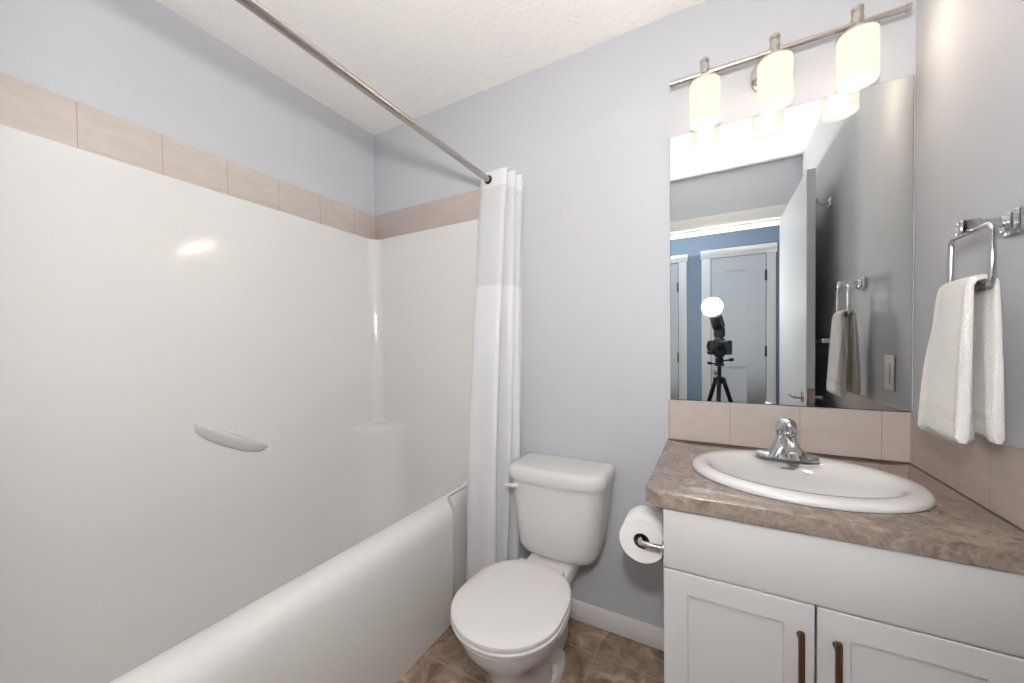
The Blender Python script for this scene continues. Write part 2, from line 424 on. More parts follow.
# rim and apron, one profile swept along y
def rim_profile(y):
    e = max(smooth01(-0.285, -0.215, y), smooth01(-1.26, -1.33, y) * 0.0)      # recess at the wall end
    lift = 0.045 * smooth01(-0.12, -0.02, y) ** 2
    dx = -0.048 * e
    z = 0.532 + lift
    P = [(-1.170, 0.055), (-1.130, 0.085), (-1.108, 0.20), (-1.096, 0.38), (-1.091, z - 0.050), (-1.086, z - 0.024), (-1.076, z - 0.009), (-1.062, z - 0.002), (-1.042, z), (-1.018 + dx * 0.4, z - 0.003), (-0.996 + dx, z - 0.013), (-0.980 + dx, z - 0.032), (-0.971 + dx, z - 0.060), (-0.969 + dx, 0.43), (-0.972 + dx, 0.25), (-0.984 + dx * 0.6, 0.06), (-0.988 + dx * 0.6, 0.0)]
    P = [(a, b) for a, b in P]
    return [(a, y, b) for a, b in P]
ys = [-1.555, -1.4, -1.2, -1.0, -0.8, -0.6, -0.45, -0.35, -0.30, -0.285, -0.275, -0.265, -0.255, -0.245, -0.235, -0.225, -0.215, -0.18, -0.14, -0.11, -0.09, -0.07, -0.05, -0.035, -0.02, -0.002]
bm = B(); loft(bm, [rim_profile(y) for y in ys], closed=False)
mesh_obj('apron', bm, M['gel'], tub, 60, recalc=False)
bm = B()
loft(bm, [superring(-1.41, -0.030, -1.505, 0.300, 0.085, 7, 48), superring(-1.41, -0.075, -1.46, 0.262, 0.055, 6, 48), superring(-1.41, -0.2, -1.33, 0.16, 0.050, 4, 48)], cap0=False)
mesh_obj('basin_floor', bm, M['gel'], tub, 60)
# slanted moulded grab ledge on the long wall
bm = B(); A = Vector((SX, -0.885, 0.915)); Bp = Vector((SX, -0.628, 0.768)); ax = (Bp - A); L = ax.length; ax.normalize(); nx = Vector((1, 0, 0)); up = nx.cross(ax); up = up if up.z > 0 else -up
rings = []
for i in range(25):
    s = -1 + 2 * i / 24; e = max(0.0, 1 - abs(s) ** 2.6) ** 0.5; e = max(e, 0.04); c = (A + Bp) / 2 + ax * (s * L / 2)
    d, hgt = 0.048 * e, 0.046 * e
    prof = [(-0.004, 0.006 * e), (0.6 * d, 0.008 * e), (0.88 * d, 0.006 * e), (1.0 * d, 0.0), (0.98 * d, -0.006 * e), (0.8 * d, -0.35 * hgt), (0.45 * d, -0.75 * hgt), (0.12 * d, -hgt), (-0.004, -1.03 * hgt)]
    rings.append([c + nx * a + up * b for a, b in prof])
loft(bm, rings); tag(mesh_obj('grab_ledge', bm, M['gel'], tub, 50), 'slanted moulded grab ledge on the surround wall')
# drain and overflow at the near end
bm = B(); lathe(bm, [(0.0, 0.0), (0.034, 0.0), (0.034, 0.004), (0.026, 0.006), (0.0, 0.006)], (-1.41, -1.24, 0.050), 'z', 24); mesh_obj('drain', bm, M['chrome'], tub)

# ------------------------------------------------------------------ curtain rod and curtain
RODX, RODZ = -0.850, 1.921
rod = thing('shower_curtain_rod', 'straight brushed metal shower rod crossing above the tub', 'curtain rod', (RODX, -0.76, RODZ))
bm = B(); tube(bm, [(RODX, YF + 0.002, RODZ + 0.0), (RODX, -0.75, RODZ), (RODX, -0.002, RODZ)], 0.0125, 20); mesh_obj('tube', bm, M['nickel'], rod)
for y, s in ((0, -1), (YF, 1)):
    bm = B(); lathe(bm, [(0.032, 0.0), (0.032, s * 0.006), (0.02, s * 0.012), (0.0175, s * 0.03), (0.0126, s * 0.031)], (RODX, y, RODZ), 'y', 24); mesh_obj('wall_flange', bm, M['nickel'], rod)
cur = thing('shower_curtain', 'white fabric shower curtain with sheer window, bunched beside toilet', 'shower curtain', (-0.85, -0.10, 0.1))
PT = [(-0.905, -0.120), (-0.885, -0.152), (-0.83, -0.158), (-0.775, -0.162), (-0.760, -0.148), (-0.80, -0.132), (-0.86, -0.122), (-0.80, -0.112), (-0.752, -0.118), (-0.740, -0.104), (-0.77, -0.092), (-0.86, -0.085), (-0.78, -0.074), (-0.742, -0.072), (-0.734, -0.058), (-0.77, -0.05), (-0.86, -0.045), (-0.80, -0.034), (-0.742, -0.030)]
PB = [(-0.985, -0.158), (-0.978, -0.195), (-0.93, -0.188), (-0.855, -0.195), (-0.835, -0.175), (-0.86, -0.150), (-0.93, -0.140), (-0.87, -0.128), (-0.805, -0.140), (-0.790, -0.120), (-0.84, -0.104), (-0.94, -0.095), (-0.85, -0.086), (-0.785, -0.092), (-0.775, -0.070), (-0.82, -0.058), (-0.94, -0.050), (-0.86, -0.040), (-0.785, -0.036)]
def cpath(z):
    t = (1.955 - z) / 1.855
    w = t ** 0.8
    pts = []
    for i, ((a, b), (c_, d)) in enumerate(zip(PT, PB)):
        wob = 0.008 * math.sin(i * 2.1 + t * 5.0) * t
        pts.append((a + (c_ - a) * w + wob, b + (d - b) * w + 0.004 * math.sin(i * 1.3 + t * 7) * t, 0))
    return [(p.x, p.y, z) for p in catmull(pts, 7)]
def curtain_part(name, z0, z1, mat, n, top=None):
    bm = B(); rings = []
    for k in range(n + 1):
        z = z0 + (z1 - z0) * k / n
        rings.append([(x_, y_, z_) for x_, y_, z_ in cpath(z)])
    loft(bm, rings, closed=False)
    o = mesh_obj(name, bm, mat, cur, 80, recalc=False)
    return o
curtain_part('header_band', 1.955, 1.885, M['curtain'], 4)
tag(curtain_part('sheer_window', 1.885, 1.462, M['sheer'], 10), 'sheer voile strip of the curtain')
curtain_part('fabric_panel', 1.462, 0.10, M['curtain'], 28)
for y in (-0.1575,):
    bm = B(); pts = [(RODX + 0.0155 * math.cos(a), y - 0.001, RODZ + 0.0155 * math.sin(a)) for a in [2 * math.pi * k / 28 for k in range(28)]]
    tube(bm, pts, 0.0038, 8, True); tag(mesh_obj('ring', bm, M['hinge'], cur), 'dark metal ring around the rod')

# ------------------------------------------------------------------ toilet
TX = -0.551
toi = thing('toilet', 'white two-piece toilet with closed lid beside the vanity', 'toilet', (TX, -0.4, 0))
bm = B()
sec = [(0.0, -0.30, -0.635, 0.070, 3.0), (0.025, -0.30, -0.635, 0.068, 3.0), (0.06, -0.30, -0.625, 0.062, 2.8), (0.12, -0.29, -0.615, 0.062, 2.6), (0.18, -0.29, -0.620, 0.060, 2.4), (0.225, -0.29, -0.638, 0.078, 2.2), (0.265, -0.29, -0.660, 0.117, 2.1), (0.305, -0.29, -0.693, 0.146, 2.05), (0.34, -0.30, -0.714, 0.164, 2.0), (0.366, -0.305, -0.722, 0.170, 2.0), (0.376, -0.31, -0.716, 0.164, 2.0)]
loft(bm, [superring(TX, a, b, w, z, n, 56) for z, a, b, w, n in sec])
# rear deck carrying the tank, with a trapway body under it
rings = []
for z, w, y0, y1 in ((0.0, 0.034, -0.10, -0.40), (0.12, 0.036, -0.09, -0.42), (0.20, 0.050, -0.075, -0.44), (0.27, 0.072, -0.06, -0.46), (0.31, 0.088, -0.045, -0.47), (0.352, 0.092, -0.045, -0.46), (0.3585, 0.088, -0.049, -0.46)):
    rings.append(superring(TX, y0, y1, w, z, 7, 48))
loft(bm, rings)
mesh_obj('bowl', bm, M['porcelain'], toi, 45)
for s in (1, -1):                                   # foot lobes with bolt caps
    bm = B(); rings = []
    for z, w, hy in ((0.0, 0.034, 0.112), (0.020, 0.033, 0.110), (0.030, 0.026, 0.098)):
        rings.append([(TX + s * 0.042 + w * math.cos(a), -0.315 + hy * math.sin(a), z) for a in [2 * math.pi * k / 32 for k in range(32)]])
    loft(bm, rings); mesh_obj('foot', bm, M['porcelain'], toi)
    bm = B(); lathe(bm, [(0.0145, 0.0), (0.0145, 0.010), (0.012, 0.017), (0.006, 0.021), (0.0, 0.0215)], (TX + s * 0.052, -0.318, 0.029), 'z', 20); mesh_obj('bolt_cap', bm, M['seat'], toi)
def seat_ring(z, r, back=-0.318):
    """round front, straight sides, softly squared back"""
    cy, out = -0.558, []
    for i in range(72):
        a = 2 * math.pi * i / 72; c, s = math.cos(a), math.sin(a)
        if s <= 0: out.append((TX + r * c, cy + r * s, z))
        else: out.append((TX + r * math.copysign(abs(c) ** 0.84, c), cy + (back - cy) * abs(s) ** 0.74, z))
    return out
bm = B(); loft(bm, [seat_ring(0.3765, 0.164), seat_ring(0.379, 0.172), seat_ring(0.388, 0.174), seat_ring(0.391, 0.170)]); mesh_obj('seat', bm, M['seat'], toi)
bm = B(); loft(bm, [seat_ring(0.392, 0.168), seat_ring(0.3945, 0.172), seat_ring(0.401, 0.174), seat_ring(0.407, 0.172, -0.324), seat_ring(0.411, 0.164, -0.332), seat_ring(0.4135, 0.134, -0.36), seat_ring(0.4145, 0.08, -0.42)]); mesh_obj('lid', bm, M['seat'], toi)
for s in (1, -1):
    bm = B(); box(bm, TX + s * 0.070 - 0.020, TX + s * 0.070 + 0.020, -0.330, -0.300, 0.368, 0.394, 0.006, 3); mesh_obj('hinge', bm, M['seat'], toi)
# tank
TCX = -0.543
def tank_ring(z, hw, yb, yf, bow, rc=0.05):
    """rounded rectangle with a bowed front"""
    pts = []; n = 8
    corners = [(hw - rc, yf + rc, -90, 0), (hw - 0.02, yb - 0.02, 0, 90), (-hw + 0.02, yb - 0.02, 90, 180), (-hw + rc, yf + rc, 180, 270)]
    for cx, cy, a0, a1 in corners:
        r = rc if cy < (yb + yf) / 2 else 0.02
        pts += arc(cx, cy, r, r, a0, a1, n)
    k = 14
    xa = -hw + rc
    for i in range(1, k): pts.append((xa + (hw - rc - xa) * i / k, yf))
    out = []
    for x_, y_ in pts:
        if y_ < (yb + yf) / 2: y_ -= bow * (1 - (x_ / hw) ** 2)
        out.append((TCX + x_, y_, z))
    return out
bm = B()
loft(bm, [tank_ring(0.359, 0.115, -0.055, -0.182, 0.010), tank_ring(0.362, 0.134, -0.048, -0.194, 0.014), tank_ring(0.373, 0.152, -0.042, -0.204, 0.017), tank_ring(0.40, 0.165, -0.037, -0.210, 0.02), tank_ring(0.46, 0.173, -0.034, -0.213, 0.022), tank_ring(0.56, 0.184, -0.030, -0.215, 0.024), tank_ring(0.655, 0.192, -0.027, -0.216, 0.024), tank_ring(0.659, 0.192, -0.027, -0.216, 0.024)])
mesh_obj('tank', bm, M['porcelain'], toi, 50)
bm = B()
loft(bm, [tank_ring(0.6595, 0.192, -0.022, -0.216, 0.024), tank_ring(0.662, 0.200, -0.016, -0.225, 0.026), tank_ring(0.675, 0.2025, -0.014, -0.228, 0.026), tank_ring(0.698, 0.2025, -0.014, -0.228, 0.026), tank_ring(0.709, 0.195, -0.017, -0.224, 0.026), tank_ring(0.7155, 0.186, -0.026, -0.214, 0.025), tank_ring(0.7175, 0.170, -0.04, -0.20, 0.022)])
mesh_obj('tank_lid', bm, M['porcelain'], toi, 50)
bm = B(); lathe(bm, [(0.015, 0.0), (0.015, -0.010), (0.012, -0.016), (0.0, -0.017)], (TCX - 0.150, -0.212, 0.634), 'y', 20)
tube(bm, catmull([(TCX - 0.146, -0.226, 0.634), (TCX - 0.164, -0.234, 0.635), (TCX - 0.182, -0.236, 0.634), (TCX - 0.198, -0.234, 0.631)], 5), [0.0095 - 0.0002 * i for i in range(16)], 12)
mesh_obj('flush_lever', bm, M['seat'], toi)

# ------------------------------------------------------------------ vanity cabinet
CX0, CX1, CYF = -0.104, 0.486, -0.545
cab = thing('vanity_cabinet', 'white shaker vanity cabinet beneath the sink counter', 'cabinet', (0.2, -0.27, 0))
bm = B(); box(bm, CX0, CX0 + 0.016, CYF, -0.001, 0.09, 0.7965, 0.001, 1); box(bm, CX1 - 0.016, CX1, CYF, -0.001, 0.09, 0.7965, 0.001, 1); box(bm, CX0 + 0.016, CX1 - 0.016, CYF, -0.001, 0.09, 0.106); box(bm, CX0 + 0.016, CX1 - 0.016, -0.012, -0.001, 0.106, 0.7965); box(bm, CX0 + 0.01, CX1, CYF + 0.06, -0.001, 0.0, 0.09); box(bm, CX1, XR - 0.001, CYF, CYF + 0.02, 0.0, 0.7965)
mesh_obj('carcass', bm, M['cabinet'], cab, 30)
bm = B(); box(bm, CX0, XR - 0.002, CYF - 0.020, CYF - 0.0015, 0.6482, 0.795, 0.002, 2); mesh_obj('false_drawer_front', bm, M['cabinet'], cab)
def shaker(name, x0, x1, z0, z1, parent, fw=0.052):
    bm = B(); y0, y1 = CYF - 0.020, CYF - 0.0015
    def rr(xa, xb, za, zb, y): return [(xa, y, za), (xb, y, za), (xb, y, zb), (xa, y, zb)]
    e = 0.0015
    loft(bm, [rr(x0, x1, z0, z1, y1), rr(x0, x1, z0, z1, y0 + e), rr(x0 + e, x1 - e, z0 + e, z1 - e, y0), rr(x0 + fw, x1 - fw, z0 + fw, z1 - fw, y0), rr(x0 + fw + 0.003, x1 - fw - 0.003, z0 + fw + 0.003, z1 - fw - 0.003, y0 + 0.007)])
    return mesh_obj(name, bm, M['cabinet'], parent, 30)
SPLIT = 0.1915
dl = shaker('door', CX0, SPLIT - 0.002, 0.10, 0.6445, cab); dr = shaker('door', SPLIT + 0.002, 0.487, 0.10, 0.6445, cab)
for hx, d in ((0.163, dl), (0.222, dr)):
    yb = CYF - 0.020; zt = 0.600
    bm = B(); box(bm, hx - 0.0055, hx + 0.0055, yb - 0.032, yb - 0.022, zt - 0.175, zt, 0.0022, 2)
    for z in (zt - 0.022, zt - 0.153): tube(bm, [(hx, yb + 0.0005, z), (hx, yb - 0.024, z)], 0.0048, 12)
    h = mesh_obj('handle', bm, M['bronze'], cab); h.parent = d; h.matrix_parent_inverse = Matrix.Identity(4); tag(h, 'dark bronze bar pull')
# ------------------------------------------------------------------ countertop with an oval cut-out
CTZ = 0.834; SKX, SKY, SKA, SKB = 0.200, -0.304, 0.252, 0.207
bm = B(); N = 96
out = [(-0.148, -0.002), (-0.148, -0.548), (-0.112, -0.573), (XR - 0.002, -0.573), (XR - 0.002, -0.002)]
def outer_at(a):
    d = Vector((math.cos(a), math.sin(a))); best = None
    for i in range(5):
        p, q = Vector(out[i]), Vector(out[(i + 1) % 5]); e = q - p; c0 = p - Vector((SKX, SKY))
        den = d.x * e.y - d.y * e.x
        if abs(den) < 1e-9: continue
        t = (c0.x * e.y - c0.y * e.x) / den; s = (c0.x * d.y - c0.y * d.x) / den
        if t > 0 and -1e-6 <= s <= 1 + 1e-6 and (best is None or t < best): best = t
    return Vector((SKX, SKY)) + d * best
angs = sorted([2 * math.pi * k / N for k in range(N)] + [math.atan2(p[1] - SKY, p[0] - SKX) % (2 * math.pi) for p in out])
def crow(z, inset=0.0, inner=False):
    R = []
    for a in angs:
        if inner: R.append((SKX + (SKA - 0.02) * math.cos(math.atan2(math.sin(a) * SKA, math.cos(a) * SKB)), SKY + (SKB - 0.02) * math.sin(math.atan2(math.sin(a) * SKA, math.cos(a) * SKB)), z))
        else:
            p = outer_at(a); v = Vector((SKX, SKY)) - p; R.append((p.x + v.x * inset, p.y + v.y * inset, z))
    return R
rings = [crow(CTZ - 0.037, inner=True), crow(CTZ - 0.037), crow(CTZ - 0.003), crow(CTZ - 0.0008, 0.004), crow(CTZ, 0.012), crow(CTZ, inner=True), crow(CTZ - 0.037, inner=True)]
loft(bm, rings, cap0=False, cap1=False); bmesh.ops.remove_doubles(bm, verts=bm.verts, dist=1e-6)
tag(mesh_obj('countertop', bm, M['counter'], None, 30), 'brown-grey mottled laminate countertop on the white vanity', 'countertop')
# sink
snk = thing('sink', 'white oval drop-in sink set in the counter', 'sink', (SKX, SKY, CTZ))
def er(fx, fy, z, dy=0.0): return [(SKX + fx * math.cos(2 * math.pi * k / 72), SKY + dy + fy * math.sin(2 * math.pi * k / 72), z) for k in range(72)]
bm = B(); d = -0.020
rings = [er(SKA - 0.022, SKB - 0.022, CTZ - 0.03), er(SKA - 0.010, SKB - 0.010, CTZ + 0.0005), er(SKA, SKB, CTZ + 0.0015), er(SKA + 0.001, SKB + 0.001, CTZ + 0.006), er(SKA - 0.004, SKB - 0.004, CTZ + 0.014), er(SKA - 0.012, SKB - 0.012, CTZ + 0.0185), er(SKA - 0.028, SKB - 0.030, CTZ + 0.020, -0.002), er(SKA - 0.043, SKB - 0.048, CTZ + 0.0185, -0.008),
         er(SKA - 0.052, SKB - 0.060, CTZ + 0.009, -0.013), er(SKA - 0.060, SKB - 0.070, CTZ - 0.010, -0.017), ] + [er(0.020 + (SKA - 0.062 - 0.020) * math.cos(q) ** 0.85, 0.020 + (SKB - 0.072 - 0.020) * math.cos(q) ** 0.85, CTZ - 0.012 - 0.138 * math.sin(q), -0.017 + 0.002 * math.sin(q)) for q in [math.pi / 2 * k / 14 for k in range(1, 15)]]
loft(bm, rings, cap0=False); mesh_obj('basin', bm, M['porcelain'], snk, 60)
bm = B(); lathe(bm, [(0.0, 0.0), (0.022, 0.0), (0.022, 0.003), (0.015, 0.005), (0.0, 0.004)], (SKX, SKY - 0.015, CTZ - 0.1495), 'z', 24); mesh_obj('drain', bm, M['chrome'], snk)
bm = B(); lathe(bm, [(0.0, 0.0), (0.011, 0.0), (0.011, 0.003), (0.0, 0.003)], (0, 0, 0), 'z', 20)
for v in bm.verts: v.co = Vector((SKX + v.co.x * 1.6, 0, CTZ - 0.012)) + Vector((0, SKY + SKB - 0.086 - v.co.z - v.co.y * 0.25, v.co.y * 0.55))
tag(mesh_obj('overflow_slot', bm, M['nickel'], snk), 'small grey overflow slot of the sink')
# faucet
FX, FY, FZ = 0.1965, -0.180, CTZ + 0.018
fau = thing('faucet', 'chrome single-lever faucet on the back of the sink', 'faucet', (FX, FY, FZ))
bm = B(); loft(bm, [superring(FX, FY + 0.028, FY - 0.028, 0.078, FZ, 2.6), superring(FX, FY + 0.028, FY - 0.028, 0.078, FZ + 0.010, 2.6), superring(FX, FY + 0.024, FY - 0.024, 0.073, FZ + 0.0155, 2.6), superring(FX, FY + 0.018, FY - 0.018, 0.064, FZ + 0.017, 2.6)]); mesh_obj('base_plate', bm, M['chrome'], fau)
bm = B()
def fr(z, hw, y0, y1, n=4): return superring(FX, y0, y1, hw, z, n, 40)
loft(bm, [fr(FZ + 0.010, 0.047, FY + 0.026, FY - 0.046, 5), fr(FZ + 0.02, 0.043, FY + 0.026, FY - 0.044, 5), fr(FZ + 0.04, 0.034, FY + 0.026, FY - 0.038, 4), fr(FZ + 0.056, 0.0275, FY + 0.025, FY - 0.032, 3.4), fr(FZ + 0.070, 0.025, FY + 0.024, FY - 0.026, 2.8), fr(FZ + 0.074, 0.022, FY + 0.022, FY - 0.022, 2.6)])
mesh_obj('body', bm, M['chrome'], fau, 50)
bm = B(); path = catmull([(FX, FY - 0.010, FZ + 0.050), (FX, FY - 0.045, FZ + 0.060), (FX, FY - 0.085, FZ + 0.058), (FX, FY - 0.112, FZ + 0.046)], 6); tube(bm, path, [0.0205 - 0.00015 * i for i in range(len(path))], 18)
lathe(bm, [(0.0120, 0.0), (0.0120, -0.016), (0.0, -0.016)], (FX, FY - 0.103, FZ + 0.042), 'z', 18); mesh_obj('spout', bm, M['chrome'], fau, 50)
bm = B(); loft(bm, [fr(FZ + 0.0735, 0.024, FY + 0.025, FY - 0.024, 2.5), fr(FZ + 0.080, 0.0275, FY + 0.028, FY - 0.027, 2.5), fr(FZ + 0.097, 0.0265, FY + 0.028, FY - 0.028, 2.5), fr(FZ + 0.110, 0.0225, FY + 0.025, FY - 0.027, 2.4), fr(FZ + 0.118, 0.014, FY + 0.017, FY - 0.020, 2.2), fr(FZ + 0.1205, 0.005, FY + 0.006, FY - 0.010, 2.2)])
path = catmull([(FX, FY - 0.012, FZ + 0.100), (FX, FY - 0.036, FZ + 0.106), (FX, FY - 0.064, FZ + 0.104), (FX, FY - 0.080, FZ + 0.099)], 5)
tube(bm, path, [0.012 + 0.0001 * i for i in range(len(path))], 14); mesh_obj('lever', bm, M['chrome'], fau, 50)
# backsplashes
bm = B(); box(bm, -0.145, XR, -0.009, 0.0, CTZ + 0.0005, 0.985, 0.0015, 1); struct(mesh_obj('trim_4', bm, M['splash_back']), 'greige tile backsplash under the mirror', 'backsplash')
bm = B(); box(bm, XR - 0.009, XR, -0.585, -0.0095, CTZ + 0.0005, 0.985, 0.0015, 1); struct(mesh_obj('trim_5', bm, M['splash_right']), 'greige tile sidesplash under the hanging towel', 'backsplash')

# ------------------------------------------------------------------ mirror
bm = B(); box(bm, -0.1365, 0.5235, -0.0075, -0.0015, 0.987, 1.977, 0.001, 1, mi=1)
mir = tag(mesh_obj('mirror', bm, [M['mirror'], M['mirror_edge']], None, 20), 'large frameless wall mirror above the sink backsplash', 'mirror')
for p in mir.data.polygons:
    if p.normal.y < -0.9: p.material_index = 0

# ------------------------------------------------------------------ vanity light
LY, LZ = -0.090, 2.122
vl = thing('vanity_light', 'three-shade brushed nickel vanity light bar above the mirror', 'light fixture', (0.18, 0, LZ))
bm = B(); tube(bm, [(-0.117, LY, LZ), (0.478, LY, LZ)], 0.0085, 16)
for x_, s in ((-0.117, -1), (0.478, 1)): lathe(bm, [(0.0105, 0.0), (0.0105, s * 0.010), (0.0, s * 0.011)], (x_, LY, LZ), 'x', 16)
mesh_obj('bar', bm, M['nickel'], vl)
bm = B(); lathe(bm, [(0.060, 0.0), (0.060, -0.010), (0.052, -0.018), (0.014, -0.022), (0.011, -0.03), (0.011, LY)], (0.180, 0, LZ - 0.02), 'y', 36)
mesh_obj('backplate', bm, M['nickel'], vl)
for x_ in (-0.018, 0.179, 0.376):
    bm = B()
    lathe(bm, [(0.0, 0.0), (0.013, 0.0), (0.013, 0.026), (0.0145, 0.028), (0.0145, 0.052), (0.013, 0.055), (0.013, 0.066), (0.0145, 0.068), (0.0145, 0.078), (0.012, 0.081), (0.0, 0.081)], (x_, LY, 2.089), 'z', 24)
    lathe(bm, [(0.0, 0.0), (0.0485, 0.0), (0.0485, 0.005), (0.044, 0.009), (0.0, 0.009)], (x_, LY, 2.087), 'z', 32)
    sk = mesh_obj('socket', bm, M['nickel'], vl)
    bm = B(); lathe(bm, [(0.0470, 2.0865), (0.0475, 2.08), (0.0475, 1.957), (0.0468, 1.953), (0.0450, 1.953), (0.0442, 1.957), (0.0442, 2.0865)], (x_, LY, 0), 'z', 40, cap=False)
    for f in bm.faces:
        c_ = f.calc_center_median()
        if math.hypot(c_.x - x_, c_.y - LY) < 0.0438: f.material_index = 1
    mesh_obj('lamp_shade', bm, [M['shade'], M['shade_in']], vl, 40, recalc=True)
    bm = B(); lathe(bm, [(0.0, 1.9590), (0.0440, 1.9590), (0.0440, 1.9610), (0.0, 1.9610)], (x_, LY, 0), 'z', 40)
    mesh_obj('diffuser', bm, M['shade_base'], vl, 40)  # glowing disc added across the open shade bottom to balance its downlight
    light('vanity_bulb_light', 'POINT', (x_, LY - 0.03, 2.01), LAMP_W, (1.0, 0.80, 0.62), 0.03)

# ------------------------------------------------------------------ towel ring and towel
TRY, TRZ = -0.418, 1.428
tr = thing('towel_ring', 'square chrome towel ring on the wall beside the mirror', 'towel ring', (XR, TRY, TRZ))
bm = B(); box(bm, XR - 0.010, XR - 0.0002, TRY - 0.024, TRY + 0.024, TRZ - 0.024, TRZ + 0.024, 0.003); box(bm, XR - 0.018, XR - 0.009, TRY - 0.018, TRY + 0.018, TRZ - 0.018, TRZ + 0.018, 0.003); mesh_obj('wall_plate', bm, M['chrome'], tr)
RXX = 0.466
bm = B(); box(bm, RXX - 0.014, XR - 0.015, TRY - 0.009, TRY + 0.009, TRZ - 0.007, TRZ + 0.011, 0.002); box(bm, RXX - 0.018, RXX + 0.012, TRY - 0.012, TRY + 0.012, TRZ - 0.014, TRZ + 0.014, 0.003); mesh_obj('arm', bm, M['chrome'], tr)
bm = B(); zt, zb, hw, rc = TRZ - 0.010, 1.302, 0.068, 0.016; pts = []
for cx, cz, a0 in ((TRY + hw - rc, zt - rc, 0), (TRY - hw + rc, zt - rc, 90), (TRY - hw + rc, zb + rc, 180), (TRY + hw - rc, zb + rc, 270)):
    for k in range(7): a = math.radians(a0 + 15 * k); pts.append((RXX, cx + rc * math.cos(a), cz + rc * math.sin(a)))
tube(bm, pts, 0.0052, 12, True); mesh_obj('ring', bm, M['chrome'], tr)
# towel: thick folded strip over the lower bar of the ring
tw = thing('hand_towel', 'white terry hand towel folded over the chrome towel ring', 'towel', (RXX, TRY, 1.0))
def towel():
    """thick folded strip swept up the front, over the ring's lower bar and down the back"""
    st = []                                     # (x, z, tangent angle, thickness, y0, y1, age)
    n = 30
    for k in range(n + 1):                      # front leg, bottom to top
        t = 1 - k / n; w = t ** 0.8
        st.append((0.449 - 0.009 * w, 1.303 - t * 0.310, 'f', 0.013 + 0.018 * w, -0.468 - 0.010 * w, -0.350 + 0.042 * w, t))
    for k in range(1, 12):
        a = math.pi * k / 12
        st.append((0.4655 - 0.0165 * math.cos(a), 1.303 + 0.0165 * math.sin(a), a, 0.013, -0.468, -0.350, 0))
    for k in range(n + 1):
        t = k / n; w = t ** 0.8
        st.append((0.482 + 0.005 * w, 1.303 - t * 0.302, 'b', 0.013 + 0.012 * w, -0.468 - 0.006 * w, -0.350 + 0.034 * w, t))
    bm = B(); rings = []; N = len(st)
    for q, (x, z, mode, th, y0, y1, t) in enumerate(st):
        if mode == 'f': nx_, nz_ = -1.0, 0.0
        elif mode == 'b': nx_, nz_ = 1.0, 0.0
        else: nx_, nz_ = -math.cos(mode), math.sin(mode)
        hx, hy, cy = th / 2, (y1 - y0) / 2, (y0 + y1) / 2; ring = []
        if q in (0, N - 1): hx *= 0.6; hy *= 0.985
        for i in range(48):
            a = 2 * math.pi * i / 48; c, s_ = math.cos(a), math.sin(a)
            d = hx * math.copysign(abs(c) ** 0.6, c); py = hy * math.copysign(abs(s_) ** 0.35, s_)
            sd = 0.4 if mode == 'f' else 2.2
            rp = (0.0035 * math.sin(py * 85 + sd + t * 2.5) * (0.15 + t) + 0.0012 * math.sin(py * 230 + sd * 3 + t * 6)) * (1 if mode in ('f', 'b') else 0.3)
            dz = 0.004 * math.sin(py * 45 + sd) * t
            ring.append((x + nx_ * (d + rp), cy + py, z + nz_ * (d + rp) + dz))
        rings.append(ring)
    loft(bm, rings)
    bm.faces.ensure_lookup_table()
    for f in bm.faces:
        zc = f.calc_center_median().z
        if 1.036 < zc < 1.052: f.material_index = 1
    return mesh_obj('cloth', bm, [M['terry'], M['terry_band']], tw, 75)
towel()

# ------------------------------------------------------------------ light switch, towel bar, robe hook
sw = thing('light_switch', 'white rocker light switch near the mirror, seen in reflection', 'light switch', (XR, -0.17, 1.093))
bm = B(); box(bm, XR - 0.006, XR, -0.207, -0.133, 1.034, 1.152, 0.003); mesh_obj('cover_plate', bm, M['plastic_white'], sw)
bm = B(); box(bm, XR - 0.010, XR - 0.005, -0.187, -0.153, 1.059, 1.127, 0.002); mesh_obj('rocker', bm, M['plastic_white'], sw)
tb = thing('towel_bar', 'chrome towel bar on the wall behind the open door', 'towel bar', (XR, -1.0, 1.206))
bm = B(); tube(bm, [(0.469, -0.69, 1.206), (0.469, -1.30, 1.206)], 0.009, 14); mesh_obj('bar', bm, M['chrome'], tb)
for y in (-0.705, -1.285):
    bm = B(); box(bm, 0.458, XR - 0.008, y - 0.011, y + 0.011, 1.195, 1.217, 0.003); box(bm, XR - 0.010, XR - 0.0002, y - 0.024, y + 0.024, 1.182, 1.230, 0.003); mesh_obj('post', bm, M['chrome'], tb)
hk = thing('robe_hook', 'small chrome robe hook high on the wall by the door', 'hook', (XR, -0.88, 1.91))
bm = B(); box(bm, XR - 0.009, XR - 0.0002, -0.902, -0.858, 1.876, 1.920, 0.003); mesh_obj('wall_plate', bm, M['chrome'], hk)
bm = B(); tube(bm, catmull([(XR - 0.008, -0.88, 1.898), (XR - 0.035, -0.88, 1.895), (XR - 0.052, -0.88, 1.908), (XR - 0.056, -0.88, 1.928)], 5), 0.006); mesh_obj('prong', bm, M['chrome'], hk)

